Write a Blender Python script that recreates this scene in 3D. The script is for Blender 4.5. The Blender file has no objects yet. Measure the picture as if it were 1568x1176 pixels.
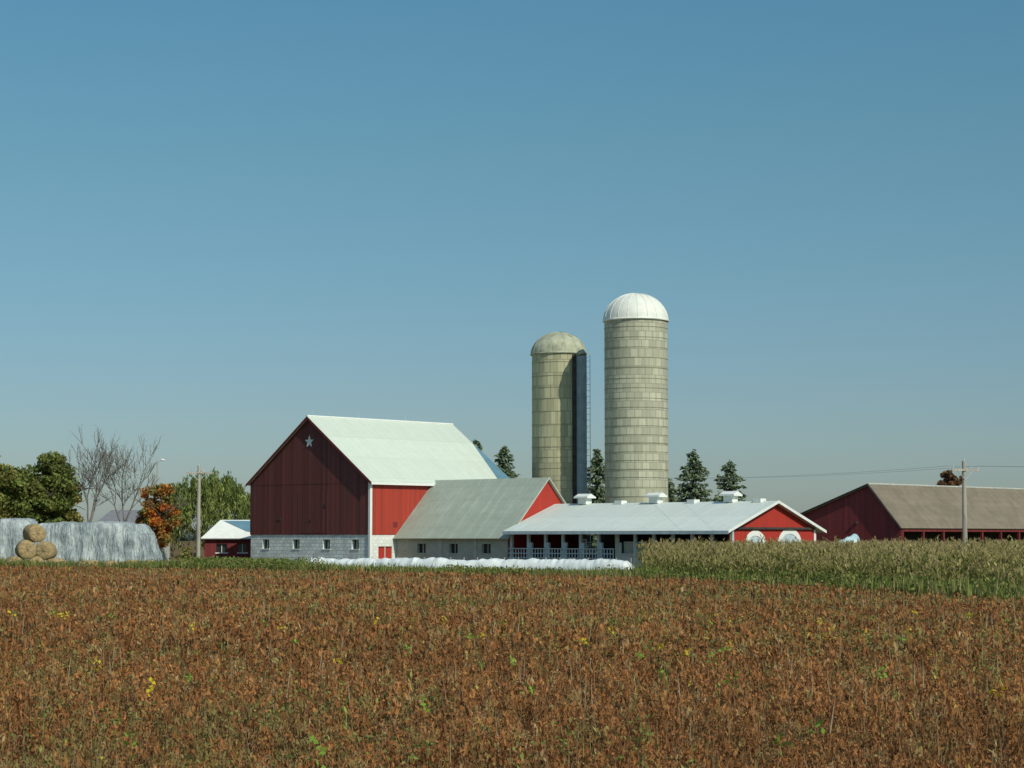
import bpy, math, random
import numpy as np
from mathutils import Vector, Matrix, noise
random.seed(7); rng=np.random.default_rng(11)
scene=bpy.context.scene
col=scene.collection

# ------------------------------------------------------------------ helpers
def empty(name,loc=(0,0,0),rz=0):
    e=bpy.data.objects.new(name,None); e.location=loc; e.rotation_euler=(0,0,rz); e.empty_display_size=.5
    col.objects.link(e); return e
def add_obj(name,me,parent=None,mat=None,smooth=False):
    o=bpy.data.objects.new(name,me); col.objects.link(o)
    if parent: o.parent=parent
    if mat: me.materials.append(mat)
    if smooth:
        me.polygons.foreach_set('use_smooth',[True]*len(me.polygons))
    return o
def mesh(name,v,f,parent=None,mat=None,smooth=False):
    me=bpy.data.meshes.new(name); me.from_pydata([tuple(p) for p in v],[],f); me.update()
    return add_obj(name,me,parent,mat,smooth)
BF=[(0,3,2,1),(4,5,6,7),(0,1,5,4),(1,2,6,5),(2,3,7,6),(3,0,4,7)]
def boxes(parent,name,lst,mat):
    v=[];f=[]
    for (x0,x1,y0,y1,z0,z1) in lst:
        b=len(v)
        v+=[(x0,y0,z0),(x1,y0,z0),(x1,y1,z0),(x0,y1,z0),(x0,y0,z1),(x1,y0,z1),(x1,y1,z1),(x0,y1,z1)]
        f+=[tuple(i+b for i in q) for q in BF]
    return mesh(name,v,f,parent,mat)
def slab(parent,name,p,th,mat):
    p=[Vector(q) for q in p]
    n=(p[1]-p[0]).cross(p[2]-p[1]).normalized()
    if n.z<0: n=-n
    q=[a-n*th for a in p]; k=len(p)
    f=[tuple(range(k)),tuple(range(2*k-1,k-1,-1))]+[(i,k+i,k+(i+1)%k,(i+1)%k) for i in range(k)]
    return mesh(name,p+q,f,parent,mat)
def prism(parent,name,pts,off,mat):
    p=[Vector(q) for q in pts]; q=[a+Vector(off) for a in p]; k=len(p)
    f=[tuple(range(k)),tuple(range(2*k-1,k-1,-1))]+[(i,k+i,k+(i+1)%k,(i+1)%k) for i in range(k)]
    return mesh(name,p+q,f,parent,mat)
def holed_wall(parent,name,axis,c,u0,u1,z0,z1,holes,mat,glass,frame,sgn=-1,deep=.35,fw=.1):
    us=sorted({u0,u1,*[h[0] for h in holes],*[h[1] for h in holes]})
    zs=sorted({z0,z1,*[h[2] for h in holes],*[h[3] for h in holes]})
    P=(lambda u,z,d=0:(c+d,u,z)) if axis=='x' else (lambda u,z,d=0:(u,c+d,z))
    v=[];f=[]
    for i in range(len(us)-1):
        for j in range(len(zs)-1):
            um=(us[i]+us[i+1])/2; zm=(zs[j]+zs[j+1])/2
            if any(h[0]<um<h[1] and h[2]<zm<h[3] for h in holes): continue
            b=len(v); v+=[P(us[i],zs[j]),P(us[i+1],zs[j]),P(us[i+1],zs[j+1]),P(us[i],zs[j+1])]; f.append((b,b+1,b+2,b+3))
    for (a,b_,c_,d_) in holes:
        q=[(a,c_),(b_,c_),(b_,d_),(a,d_)]
        for i in range(4):
            s,t=q[i],q[(i+1)%4]; b=len(v)
            v+=[P(*s),P(*t),P(*t,-sgn*deep),P(*s,-sgn*deep)]; f.append((b,b+1,b+2,b+3))
    mesh(name,v,f,parent,mat)
    if holes:
        v=[];f=[]
        for (a,b_,c_,d_) in holes:
            b=len(v); v+=[P(u,z,-sgn*(deep-.02)) for u,z in [(a,c_),(b_,c_),(b_,d_),(a,d_)]]; f.append((b,b+1,b+2,b+3))
        mesh(name+'_panes',v,f,parent,glass)
        L=[]
        def bx(a,b_,c_,d_,e0,e1):
            lo,hi=sorted((c+e0,c+e1))
            return (lo,hi,a,b_,c_,d_) if axis=='x' else (a,b_,lo,hi,c_,d_)
        for (a,b_,c_,d_) in holes:
            L.append(bx(a-fw,b_+fw,c_-fw,c_,sgn*.05,-sgn*.03))
            m=(a+b_)/2; L.append(bx(m-.03,m+.03,c_,d_,-sgn*(deep-.12),-sgn*(deep-.06)))
        boxes(parent,name+'_sills',L,frame)

def tubes(segs,n=6):
    v=[];f=[]
    for p0,p1,r0,r1 in segs:
        p0=Vector(p0);p1=Vector(p1); d=(p1-p0)
        if d.length<1e-6: continue
        d.normalize(); a=d.orthogonal().normalized(); b=d.cross(a); s=len(v)
        for p,r in((p0,r0),(p1,r1)):
            for k in range(n):
                t=2*math.pi*k/n; v.append(p+a*math.cos(t)*r+b*math.sin(t)*r)
        for k in range(n):
            f.append((s+k,s+(k+1)%n,s+n+(k+1)%n,s+n+k))
        f.append(tuple(s+k for k in range(n-1,-1,-1))); f.append(tuple(s+n+k for k in range(n)))
    return v,f
def tube_obj(parent,name,segs,mat,n=6):
    v,f=tubes(segs,n); return mesh(name,v,f,parent,mat)
def quad_cloud(name,C,U,V,colr,mat,parent=None):
    C=np.asarray(C,float);U=np.asarray(U,float);V=np.asarray(V,float);colr=np.asarray(colr,float)
    n=len(C); co=np.empty((n,4,3))
    co[:,0]=C-U;co[:,1]=C+V;co[:,2]=C+U;co[:,3]=C-V
    me=bpy.data.meshes.new(name)
    me.vertices.add(4*n); me.vertices.foreach_set('co',co.reshape(-1).astype(np.float32))
    me.loops.add(4*n); me.loops.foreach_set('vertex_index',np.arange(4*n,dtype=np.int32))
    me.polygons.add(n); me.polygons.foreach_set('loop_start',np.arange(0,4*n,4,dtype=np.int32))
    me.update(calc_edges=True)
    ca=me.color_attributes.new('Col','FLOAT_COLOR','POINT')
    cc=np.ones((n,4,4)); cc[:,:,:3]=np.clip(colr,0,1)[:,None,:]
    ca.data.foreach_set('color',cc.reshape(-1).astype(np.float32))
    return add_obj(name,me,parent,mat)
def rand_unit(n):
    a=rng.normal(size=(n,3)); return a/np.linalg.norm(a,axis=1)[:,None]
def rand_uv(n,su,sv):
    a=rand_unit(n); b=np.cross(a,rand_unit(n)); b/=np.linalg.norm(b,axis=1)[:,None]+1e-9
    return a*np.asarray(su).reshape(-1,1), b*np.asarray(sv).reshape(-1,1)

# ------------------------------------------------------------------ materials
class NB:
    def __init__(s,name,rough=.7,spec=.3):
        s.m=bpy.data.materials.new(name); s.m.use_nodes=True; s.t=s.m.node_tree
        s.b=s.t.nodes['Principled BSDF']; s.b.inputs['Roughness'].default_value=rough
        s.b.inputs['Specular IOR Level'].default_value=spec
    def n(s,typ,**k):
        x=s.t.nodes.new(typ)
        for a,b in k.items(): setattr(x,a,b)
        return x
    def l(s,a,b): s.t.links.new(a,b)
    def val(s,inp,v):
        if isinstance(v,bpy.types.NodeSocket): s.l(v,inp)
        else: inp.default_value=v
    def math(s,op,a,b=0):
        x=s.n('ShaderNodeMath',operation=op); s.val(x.inputs[0],a); s.val(x.inputs[1],b); return x.outputs[0]
    def mix(s,f,a,b,mode='MIX'):
        x=s.n('ShaderNodeMix',data_type='RGBA',blend_type=mode)
        s.val(x.inputs[0],f)
        for i,c in((6,a),(7,b)):
            if isinstance(c,bpy.types.NodeSocket): s.l(c,x.inputs[i])
            else: x.inputs[i].default_value=(*c[:3],1)
        return x.outputs[2]
    def coord(s,scale=(1,1,1),out='Object'):
        tc=s.n('ShaderNodeTexCoord'); mp=s.n('ShaderNodeMapping'); mp.inputs['Scale'].default_value=scale
        s.l(tc.outputs[out],mp.inputs[0]); return mp.outputs[0]
    def noise(s,scale,stretch=(1,1,1),detail=4,rough=.6,out='Object'):
        x=s.n('ShaderNodeTexNoise'); s.l(s.coord(stretch,out),x.inputs['Vector'])
        x.inputs['Scale'].default_value=scale; x.inputs['Detail'].default_value=detail; x.inputs['Roughness'].default_value=rough
        return x.outputs['Fac']
    def ramp(s,f,stops):
        x=s.n('ShaderNodeValToRGB'); s.l(f,x.inputs[0]); e=x.color_ramp.elements
        while len(e)<len(stops): e.new(.5)
        for q,(p,c) in zip(e,stops):
            q.position=p; q.color=(*c,1) if len(c)==3 else c
        return x.outputs[0]
    def sep(s,vec=None):
        x=s.n('ShaderNodeSeparateXYZ')
        s.l(vec if vec else s.coord(),x.inputs[0]); return x.outputs
    def bump(s,h,dist=.03,strength=.6):
        x=s.n('ShaderNodeBump'); x.inputs['Distance'].default_value=dist; x.inputs['Strength'].default_value=strength
        s.l(h,x.inputs['Height']); s.l(x.outputs[0],s.b.inputs['Normal'])
    def out(s,c): s.l(c,s.b.inputs['Base Color']); return s.m
def k(c,f): return tuple(min(1,x*f) for x in c)
def m_plain(name,c,rough=.8,var=.25,scale=3,stretch=(1,1,1),bump=0,spec=.3):
    b=NB(name,rough,spec); n=b.noise(scale,stretch)
    c2=b.ramp(n,[(.3,k(c,1-var)),(.7,k(c,1+var))])
    if bump: b.bump(n,bump)
    return b.out(c2)
def m_boards(name,c,axis,w=.3,var=.2,gap=.12,gapd=.35,cross=None,cw=2.5,rough=.7,stain=(.3,.3,.3),stain_amt=.3,spec=.3,nscale=1.2):
    b=NB(name,rough,spec); s=b.sep()
    f=b.math('DIVIDE',s[axis],w); wn=b.n('ShaderNodeTexWhiteNoise',noise_dimensions='1D'); b.l(b.math('FLOOR',f),wn.inputs['W'])
    fr=b.math('FRACT',f); g=b.math('LESS_THAN',fr,gap)
    base=b.mix(wn.outputs['Value'],k(c,1-var),k(c,1+var))
    if cross is not None:
        f2=b.math('FRACT',b.math('DIVIDE',s[cross],cw)); g2=b.math('LESS_THAN',f2,.03); g=b.math('MAXIMUM',g,b.math('MULTIPLY',g2,.7))
        wn2=b.n('ShaderNodeTexWhiteNoise',noise_dimensions='1D'); b.l(b.math('FLOOR',b.math('DIVIDE',s[cross],cw)),wn2.inputs['W'])
        base=b.mix(b.math('MULTIPLY',wn2.outputs['Value'],.3),base,k(c,.75))
    st=b.noise(nscale,(1,1,.15) if cross is None else (1,1,1),5,.65)
    stf=b.ramp(st,[(.42,(0,0,0)),(.72,(1,1,1))])
    base=b.mix(b.math('MULTIPLY',stf,stain_amt),base,stain)
    base=b.mix(b.math('MULTIPLY',g,1-gapd),base,k(c,.3))
    b.bump(b.math('SUBTRACT',1,g),.03,.5)
    return b.out(base)
def m_blocks(name,c,axis,bw=.6,bh=.3,mort=(.5,.5,.47),var=.25,stain=(.2,.2,.18),sa=.4):
    b=NB(name,.9,.15); s=b.sep(); cb=b.n('ShaderNodeCombineXYZ'); b.l(s[axis],cb.inputs[0]); b.l(s[2],cb.inputs[1])
    br=b.n('ShaderNodeTexBrick'); b.l(cb.outputs[0],br.inputs['Vector']); br.inputs['Scale'].default_value=1
    br.inputs['Brick Width'].default_value=bw; br.inputs['Row Height'].default_value=bh; br.inputs['Mortar Size'].default_value=.03
    br.inputs['Color1'].default_value=(*k(c,1-var),1); br.inputs['Color2'].default_value=(*k(c,1+var),1); br.inputs['Mortar'].default_value=(*mort,1)
    f=b.ramp(b.noise(1.3,detail=6),[(.45,(0,0,0)),(.75,(1,1,1))])
    c3=b.mix(b.math('MULTIPLY',f,sa),br.outputs['Color'],stain)
    b.bump(b.noise(8),.03,.5)
    return b.out(c3)
def m_leaf(name,rough=.75,tr=.25):
    b=NB(name,rough,.15); a=b.n('ShaderNodeAttribute',attribute_name='Col')
    b.l(a.outputs['Color'],b.b.inputs['Base Color'])
    t=b.n('ShaderNodeBsdfTranslucent'); b.l(a.outputs['Color'],t.inputs['Color'])
    mx=b.n('ShaderNodeMixShader'); mx.inputs[0].default_value=tr
    b.l(b.b.outputs[0],mx.inputs[1]); b.l(t.outputs[0],mx.inputs[2])
    b.l(mx.outputs[0],b.t.nodes['Material Output'].inputs['Surface']); return b.m

RED_G=m_boards('red_boards_gable',(.165,.046,.038),1,w=.32,var=.3,gap=.14,gapd=.5,stain=(.11,.054,.045),stain_amt=.75)  # weathered boards; the gable's shade is also put into this darker red
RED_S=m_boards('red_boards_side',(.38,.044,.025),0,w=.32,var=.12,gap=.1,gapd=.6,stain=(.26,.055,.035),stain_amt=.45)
RED_W=m_boards('red_boards_wing',(.42,.036,.022),0,w=.3,var=.08,gap=.07,gapd=.7,stain=(.30,.045,.03),stain_amt=.4)
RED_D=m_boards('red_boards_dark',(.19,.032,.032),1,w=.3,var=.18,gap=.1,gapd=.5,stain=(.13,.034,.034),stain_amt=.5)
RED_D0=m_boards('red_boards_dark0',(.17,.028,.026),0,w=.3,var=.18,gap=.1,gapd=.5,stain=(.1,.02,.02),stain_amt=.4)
ROOF_M=m_boards('mint_metal_roof',(.62,.70,.58),0,w=.9,var=.02,gap=.05,gapd=.88,cross=1,cw=2.8,rough=.5,stain=(.54,.60,.49),stain_amt=.5)
ROOF_W=m_boards('grey_metal_roof',(.42,.48,.38),1,w=.6,var=.07,gap=.1,gapd=.8,cross=0,cw=1.3,rough=.6,stain=(.31,.35,.27),stain_amt=.65)
ROOF_S=m_boards('white_metal_roof',(.67,.74,.66),1,w=.9,var=.03,gap=.05,gapd=.85,cross=0,cw=3,rough=.5,stain=(.55,.60,.53),stain_amt=.45)
ROOF_R=m_boards('brown_shingle_roof',(.225,.195,.14),0,w=2.3,var=.05,gap=.02,gapd=.8,cross=1,cw=.42,rough=.85,stain=(.14,.12,.09),stain_amt=.7,spec=.1,nscale=.8)
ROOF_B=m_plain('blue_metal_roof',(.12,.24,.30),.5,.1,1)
BLOCK_G=m_blocks('whitewashed_stone_gable',(.76,.82,.74),1,.6,.34,mort=(.50,.54,.49),var=.14,stain=(.38,.41,.36),sa=.6)
BLOCK_S=m_blocks('whitewashed_stone_side',(.74,.78,.70),0,.5,.3,mort=(.62,.64,.58),var=.08,stain=(.45,.45,.4),sa=.3)
BLOCK_W=m_blocks('grey_block_wall',(.44,.46,.37),1,.4,.2,mort=(.36,.38,.31),var=.1,stain=(.27,.3,.23),sa=.6)
WHITE=m_plain('white_paint',(.76,.79,.72),.5,.06,2)
GLASS=m_plain('dark_window',(.025,.03,.03),.2,.4,1,spec=.5)
DARK=m_plain('dark_timber',(.055,.052,.046),.9,.4,2)
STEEL=m_plain('galvanised_steel',(.45,.55,.56),.5,.15,2)
WOOD=m_plain('pole_wood',(.40,.36,.29),.85,.25,4,(1,1,.1))
CONC=m_plain('concrete',(.44,.45,.38),.9,.2,1.5,bump=.02)
LEAF=m_leaf('foliage_leaves',tr=.35); DRY=m_leaf('crop_leaves',tr=.3); NEED=m_leaf('needle_foliage',tr=.15)
BARK=m_plain('bark',(.13,.105,.08),.95,.35,6,(1,1,.2),bump=.03)
BARKG=m_plain('grey_bark',(.20,.19,.16),.95,.3,6,(1,1,.2))

# ------------------------------------------------------------------ world, sun, camera
SD=Vector((.62,-.785,0)).normalized(); EL=math.radians(40)
S=Vector((SD.x*math.cos(EL),SD.y*math.cos(EL),math.sin(EL)))
w=bpy.data.worlds.new('World'); scene.world=w; w.use_nodes=True; t=w.node_tree
bg=t.nodes['Background']; sky=t.nodes.new('ShaderNodeTexSky'); sky.sky_type='NISHITA'; sky.sun_disc=False
sky.sun_elevation=EL; sky.sun_rotation=math.atan2(S.x,S.y); sky.air_density=1.0; sky.dust_density=.6; sky.ozone_density=1.5
tc=t.nodes.new('ShaderNodeTexCoord'); sp=t.nodes.new('ShaderNodeSeparateXYZ'); t.links.new(tc.outputs['Generated'],sp.inputs[0])
rp=t.nodes.new('ShaderNodeValToRGB'); t.links.new(sp.outputs[2],rp.inputs[0])
e=rp.color_ramp.elements; e[0].position=0; e[0].color=(.41,.49,.60,1); e[1].position=.5; e[1].color=(.85,1,1,1)
x=e.new(.07); x.color=(.40,.515,.60,1); x=e.new(.18); x.color=(.40,.61,.60,1); x=e.new(.31); x.color=(.37,.69,.71,1)
mx=t.nodes.new('ShaderNodeMix'); mx.data_type='RGBA'; mx.blend_type='MULTIPLY'; mx.inputs[0].default_value=1
t.links.new(sky.outputs[0],mx.inputs[6]); t.links.new(rp.outputs[0],mx.inputs[7]); t.links.new(mx.outputs[2],bg.inputs[0])
bg.inputs[1].default_value=.118
sl=bpy.data.lights.new('sun','SUN'); sl.energy=3.4; sl.angle=math.radians(.53); sl.color=(1,.95,.83)
so=bpy.data.objects.new('sun',sl); so.rotation_euler=S.to_track_quat('Z','Y').to_euler(); so.location=(60,-60,60); col.objects.link(so)
cam=bpy.data.cameras.new('camera'); co=bpy.data.objects.new('camera',cam); col.objects.link(co)
cam.sensor_width=36; cam.lens=73.47; cam.clip_end=8000; cam.clip_start=.5
co.location=(0,0,3); co.rotation_euler=(math.radians(90)+math.atan(234/3200),0,0); scene.camera=co
scene.view_settings.view_transform='Standard'; scene.view_settings.look='None'; scene.view_settings.exposure=0

# ------------------------------------------------------------------ ground
b=NB('ground_soil_grass',.95,.1)
n1=b.noise(.05,detail=6); n2=b.noise(2.5,detail=6)
c1=b.ramp(n1,[(.35,(.14,.10,.045)),(.65,(.20,.13,.065))]); c2=b.mix(b.math('MULTIPLY',n2,.5),c1,(.10,.075,.035))
b.bump(n2,.1); GM=b.out(c2)
mesh('ground',[(-3500,-300,0),(3500,-300,0),(3500,6000,0),(-3500,6000,0)],[(0,1,2,3)],None,GM)

EX=[-70,-39,-13.4,7,12.9,18.6,30,50]; EY=[172,160,141,119,100,78,62,50]
edge=lambda x:np.interp(x,EX,EY)
def lum(x,y):
    return (np.sin(x*.21+y*.13)+np.sin(x*.11-y*.19+1.7)+np.sin(x*.47+y*.31+.6)+np.sin(-x*.83+y*.57))/4

# ------------------------------------------------------------------ soybean field
def soy():
    Cs=[];Us=[];Vs=[];Cl=[]
    PAL=np.array([(.34,.15,.050),(.39,.19,.065),(.28,.125,.045),(.27,.19,.07),(.40,.27,.12),(.20,.10,.04)])
    for d0,d1,dens,nl,ls,mar in ((15,27,14,84,.0155,3),(27,42,12,54,.021,4),(42,80,9,26,.036,5),(80,175,7,11,.062,6)):
        A=(d1-d0)*(2*(.265*(d0+d1)/2+mar)); n=int(A*dens)
        d=np.sqrt(rng.uniform(d0**2,d1**2,n)); x=rng.uniform(-1,1,n)*(.265*d+mar)
        r=np.round(x/.4)*.4; x=x*.7+r*.3+rng.normal(0,.03,n)
        ok=d<edge(x)+rng.normal(0,.8,n); d=d[ok];x=x[ok];n=len(d)
        h=.72+.05*lum(x*1.3,d)+rng.normal(0,.09,n); h=np.clip(h,.4,1.05)
        ci=rng.choice(6,size=n,p=[.34,.2,.19,.13,.05,.09])
        band=np.sin(d*.33+.04*x+1.2*np.sin(x*.05))*np.sin(d*.071+2)
        pc=PAL[ci]*(1+.13*lum(x,d)[:,None]+.09*band[:,None])*rng.uniform(.76,1.24,(n,1))
        gr=(lum(x*.6+9,d*.5)+.3*band>.2)&(rng.random(n)<.4); pc[gr]=np.array((.24,.20,.065))*rng.uniform(.8,1.25,(gr.sum(),1))
        N=n*nl; pi=np.repeat(np.arange(n),nl)
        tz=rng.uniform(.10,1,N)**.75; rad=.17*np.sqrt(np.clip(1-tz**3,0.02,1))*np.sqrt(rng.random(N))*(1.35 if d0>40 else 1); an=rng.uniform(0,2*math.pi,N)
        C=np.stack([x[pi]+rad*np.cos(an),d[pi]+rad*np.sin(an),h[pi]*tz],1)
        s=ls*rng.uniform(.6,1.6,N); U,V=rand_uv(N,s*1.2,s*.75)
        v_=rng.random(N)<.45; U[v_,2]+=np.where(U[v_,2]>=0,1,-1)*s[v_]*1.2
        cc=pc[pi]*(.52+.58*tz)[:,None]*rng.uniform(.78,1.22,(N,1))  # darker down the plant: top light and gap shade put into the colour
        yl=rng.random(N)<.004; cc[yl]=(.48,.38,.07)
        Cs.append(C);Us.append(U);Vs.append(V);Cl.append(cc)
        m=1; pi=np.repeat(np.arange(n),m); N=n*m
        C=np.stack([x[pi]+rng.normal(0,.05,N),d[pi]+rng.normal(0,.05,N),h[pi]*.52],1)
        U=np.stack([rng.normal(0,.05,N),rng.normal(0,.03,N),h[pi]*.55],1)
        V=np.zeros((N,3)); V[:,0]=.005+.00013*d[pi]
        Cs.append(C);Us.append(U);Vs.append(V);Cl.append(np.tile((.36,.23,.12),(N,1))*rng.uniform(.5,1.3,(N,1)))
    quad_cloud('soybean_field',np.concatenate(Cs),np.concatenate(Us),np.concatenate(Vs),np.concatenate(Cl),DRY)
soy()

def arch_plants(name,X,Y,H,nleaf,leaflen,lw,colf,mat,tassel=None,seg=3):
    Cs=[];Us=[];Vs=[];Cl=[]
    n=len(X)
    lean=rng.normal(0,.04,(n,2))
    V=np.zeros((n,3)); V[:,0]=lw*.35
    U=np.stack([lean[:,0]*H/2,lean[:,1]*H/2,H/2],1)
    Cs.append(np.stack([X+lean[:,0]*H/2,Y,H/2],1));Us.append(U);Vs.append(V);Cl.append(colf(np.full(n,.4),n)*.9)
    pi=np.repeat(np.arange(n),nleaf); N=len(pi)
    tz=rng.uniform(.2,.97,N); an=rng.uniform(0,2*math.pi,N); L=leaflen*rng.uniform(.6,1.2,N)*(1.15-.5*tz)
    cc=colf(tz,N)
    dirx=np.cos(an);diry=np.sin(an); p=np.stack([X[pi]+lean[pi,0]*H[pi]*tz,Y[pi]+lean[pi,1]*H[pi]*tz,H[pi]*tz],1)
    el=rng.uniform(.7,1.25,N)
    for s in range(seg):
        st=np.stack([dirx*np.cos(el),diry*np.cos(el),np.sin(el)],1)*(L/seg)[:,None]
        wd=lw*(1-.3*s)
        side=np.stack([-diry,dirx,np.zeros(N)],1)*wd
        Cs.append(p+st/2);Us.append(st*.62);Vs.append(side);Cl.append(cc*(1+.08*s))
        p=p+st; el=el-rng.uniform(.5,1.0,N)
    if tassel is not None:
        m=3; keep=np.where(rng.random(n)<.6)[0]; pi=np.repeat(keep,m); N=len(pi)
        U=np.stack([rng.normal(0,.06,N),rng.normal(0,.06,N),rng.uniform(.08,.18,N)],1)
        C=np.stack([X[pi]+lean[pi,0]*H[pi],Y[pi]+lean[pi,1]*H[pi],H[pi]+.04],1)+U*.5
        V=np.zeros((N,3));V[:,0]=.022
        Cs.append(C);Us.append(U);Vs.append(V);Cl.append(np.tile(tassel,(N,1))*rng.uniform(.7,1.2,(N,1)))
    return quad_cloud(name,np.concatenate(Cs),np.concatenate(Us),np.concatenate(Vs),np.concatenate(Cl),mat)

# ------------------------------------------------------------------ corn field
def corn():
    n=34000
    x=rng.uniform(6,62,n); y=rng.uniform(80,184,n)
    r=np.round(y/.76)*.76; y=r+rng.normal(0,.12,n)
    ok=(y>edge(x)+5+rng.normal(0,1.2,n))&(x>7.8+(y-120)*.06+rng.normal(0,.3,n))&(x<.275*y+6)
    ok&=np.where(x<27,y<165,y<180)
    x=x[ok];y=y[ok]; n=len(x)
    fr=np.clip((y-edge(x)-5)/16,0,1)
    H=1.40+.78*fr+.20*lum(x*1.4,y*.9)+rng.normal(0,.20,n)
    patch=np.clip(.5+lum(x*.8+4,y*.5),0,1)
    def cf(tz,N):
        g=np.array((.19,.205,.05)); t_=np.array((.40,.34,.13))
        pp=np.repeat(patch,N//n) if N!=n else patch
        f=np.clip((tz-.62+.25*pp)*1.9,0,1)*rng.uniform(.2,1.1,N); f=np.clip(f+ (rng.random(N)<.18)*.5,0,1)[:,None]
        return (g*(1-f)+t_*f)*rng.uniform(.55,1.4,(N,1))
    arch_plants('corn_field',x,y,H,9,.8,.052,cf,DRY,tassel=(.38,.30,.14),seg=2)
corn()

# ------------------------------------------------------------------ grass / weed strip
def grass():
    n=160000
    x=rng.uniform(-60,40,n); e_=edge(x)
    off=rng.random(n)**1.3*42-1.5; y=e_+off
    ok=(np.abs(x)<.27*y+6)&~((x>8.3+(y-120)*.06)&(off>8.5))&(y<190)
    x=x[ok];y=y[ok];off=off[ok];n=len(x)
    cl=lum(x*1.7,y*1.4)
    h=(.6+.28*cl+rng.normal(0,.15,n))*np.where(off<9,1.3,.8)*np.where(x>7,1.15,1)*np.where(x<-12,1.2,1)
    h=np.clip(h,.15,1.5)
    U=np.stack([rng.normal(0,.12,n)*h,rng.normal(0,.12,n)*h,h/2],1); C=np.stack([x,y,h/2],1)
    V=np.zeros((n,3));an=rng.uniform(0,3.14,n); V[:,0]=np.cos(an)*.06;V[:,1]=np.sin(an)*.06
    pal=np.array([(.17,.21,.05),(.23,.24,.07),(.34,.30,.13),(.12,.16,.04)])
    c=pal[rng.choice(4,n,p=[.38,.31,.18,.13])]*rng.uniform(.6,1.4,(n,1))*(1+.25*cl[:,None])
    quad_cloud('weed_strip',C,U,V,c,LEAF)
    m=2100; X=rng.uniform(-50,38,m); X[:500]=rng.uniform(-27,-13,500); Y=edge(X)+rng.uniform(-1,12,m); Hh=rng.uniform(.5,1.2,m)*np.where(X>6,1.2,1)*np.where((X<-14)&(X>-24),1.3,1)
    g=(X<7)&(X>-15)&(lum(X*2.2,Y*.5)<.05); Hh[g]*=.62
    kk=34; pi=np.repeat(np.arange(m),kk); N=len(pi)
    C=np.stack([X[pi]+rng.normal(0,.35,N),Y[pi]+rng.normal(0,.35,N),Hh[pi]*rng.uniform(.2,1,N)**.6],1)
    U,V=rand_uv(N,.10,.06)
    pc=np.array([(.14,.20,.04),(.19,.23,.06),(.24,.23,.07)])[rng.integers(0,3,m)]
    quad_cloud('hedge_weeds',C,U,V,pc[pi]*rng.uniform(.6,1.4,(N,1)),LEAF)
grass()

def volunteers():
    n=420; d=np.sqrt(rng.uniform(20**2,115**2,n)); x=rng.uniform(-1,1,n)*.25*d; ok=d<edge(x); d=d[ok];x=x[ok];n=len(d)
    H=rng.uniform(.78,1.15,n)
    def cf(tz,N):
        pal=np.array([(.50,.46,.12),(.24,.34,.07),(.48,.36,.15),(.42,.42,.12)])
        return np.repeat(pal[rng.integers(0,4,max(1,N//6+1))],6,0)[:N]*rng.uniform(.7,1.2,(N,1))
    arch_plants('volunteer_corn',x,d,H,6,.40,.018,cf,DRY,seg=3)
    m=60
    d=np.sqrt(rng.uniform(19.5**2,60**2,m)); x=rng.uniform(-1,1,m)*.24*d; kk=9; pi=np.repeat(np.arange(m),kk); N=len(pi)
    C=np.stack([x[pi]+rng.normal(0,.05,N),d[pi]+rng.normal(0,.05,N),.84+rng.normal(0,.06,N)],1); U,V=rand_uv(N,.042,.028)
    pc=np.array([(.74,.60,.03),(.26,.42,.06),(.66,.48,.05)])[rng.integers(0,3,m)]
    quad_cloud('yellow_weed_leaves',C,U,V,pc[pi]*rng.uniform(.8,1.1,(N,1)),LEAF)
    m=1400; d=np.sqrt(rng.uniform(18**2,80**2,m)); x=rng.uniform(-1,1,m)*.26*d; ok=lum(x*.9+3,d*.8)>-.1; d=d[ok];x=x[ok]; m=len(d)
    kk=24; pi=np.repeat(np.arange(m),kk); N=len(pi)
    C=np.stack([x[pi]+rng.normal(0,.09,N),d[pi]+rng.normal(0,.09,N),.62+rng.uniform(-.25,.22,N)],1); U,V=rand_uv(N,.030,.019)
    quad_cloud('green_weeds',C,U,V,np.tile((.24,.27,.07),(N,1))*rng.uniform(.6,1.3,(N,1)),LEAF)
    m=900; d=np.sqrt(rng.uniform(24**2,120**2,m)); x=rng.uniform(-1,1,m)*.25*d; ok=d<edge(x); d=d[ok];x=x[ok];m=len(d)
    h=rng.uniform(.85,1.15,m); U=np.stack([rng.normal(0,.05,m),rng.normal(0,.03,m),h/2],1); V=np.zeros((m,3));V[:,0]=.006+.00016*d
    quad_cloud('dead_stalks',np.stack([x,d,h/2],1),U,V,np.tile((.50,.41,.25),(m,1))*rng.uniform(.6,1.1,(m,1)),DRY)
volunteers()

# ------------------------------------------------------------------ buildings
TH=math.radians(48)
C0=(-13.22,195,0)
B=empty('red_barn',C0,TH)
LEN,WID,EZ,RZ,FZ=19.64,16.8,8.36,14.45,3.2
H_=WID/2
winG=[(y,y+.95,1.85,2.75) for y in (1.5,5.45,9.7,14.1)]
holed_wall(B,'stone_foundation_gable','x',0,0,WID,-.1,FZ,winG,BLOCK_G,GLASS,WHITE,-1)
holed_wall(B,'stone_foundation_side','y',0,0,LEN,-.1,FZ,[(1.1,2.9,.95,2.1)],BLOCK_S,RED_W,WHITE,-1,deep=.15)
boxes(B,'foundation_back',[(LEN-.3,LEN,.31,WID,-.1,FZ),(.3,LEN-.31,WID-.3,WID,-.1,FZ)],BLOCK_G)
prism(B,'gable_boards',[(-.06,-.06,FZ),(-.06,WID+.06,FZ),(-.06,WID+.06,EZ),(-.06,H_,RZ-.05),(-.06,-.06,EZ)],(.2,0,0),RED_G)
prism(B,'gable_boards_rear',[(LEN,0,FZ),(LEN,WID,FZ),(LEN,WID,EZ),(LEN,H_,RZ-.05),(LEN,0,EZ)],(-.2,0,0),RED_G)
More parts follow.
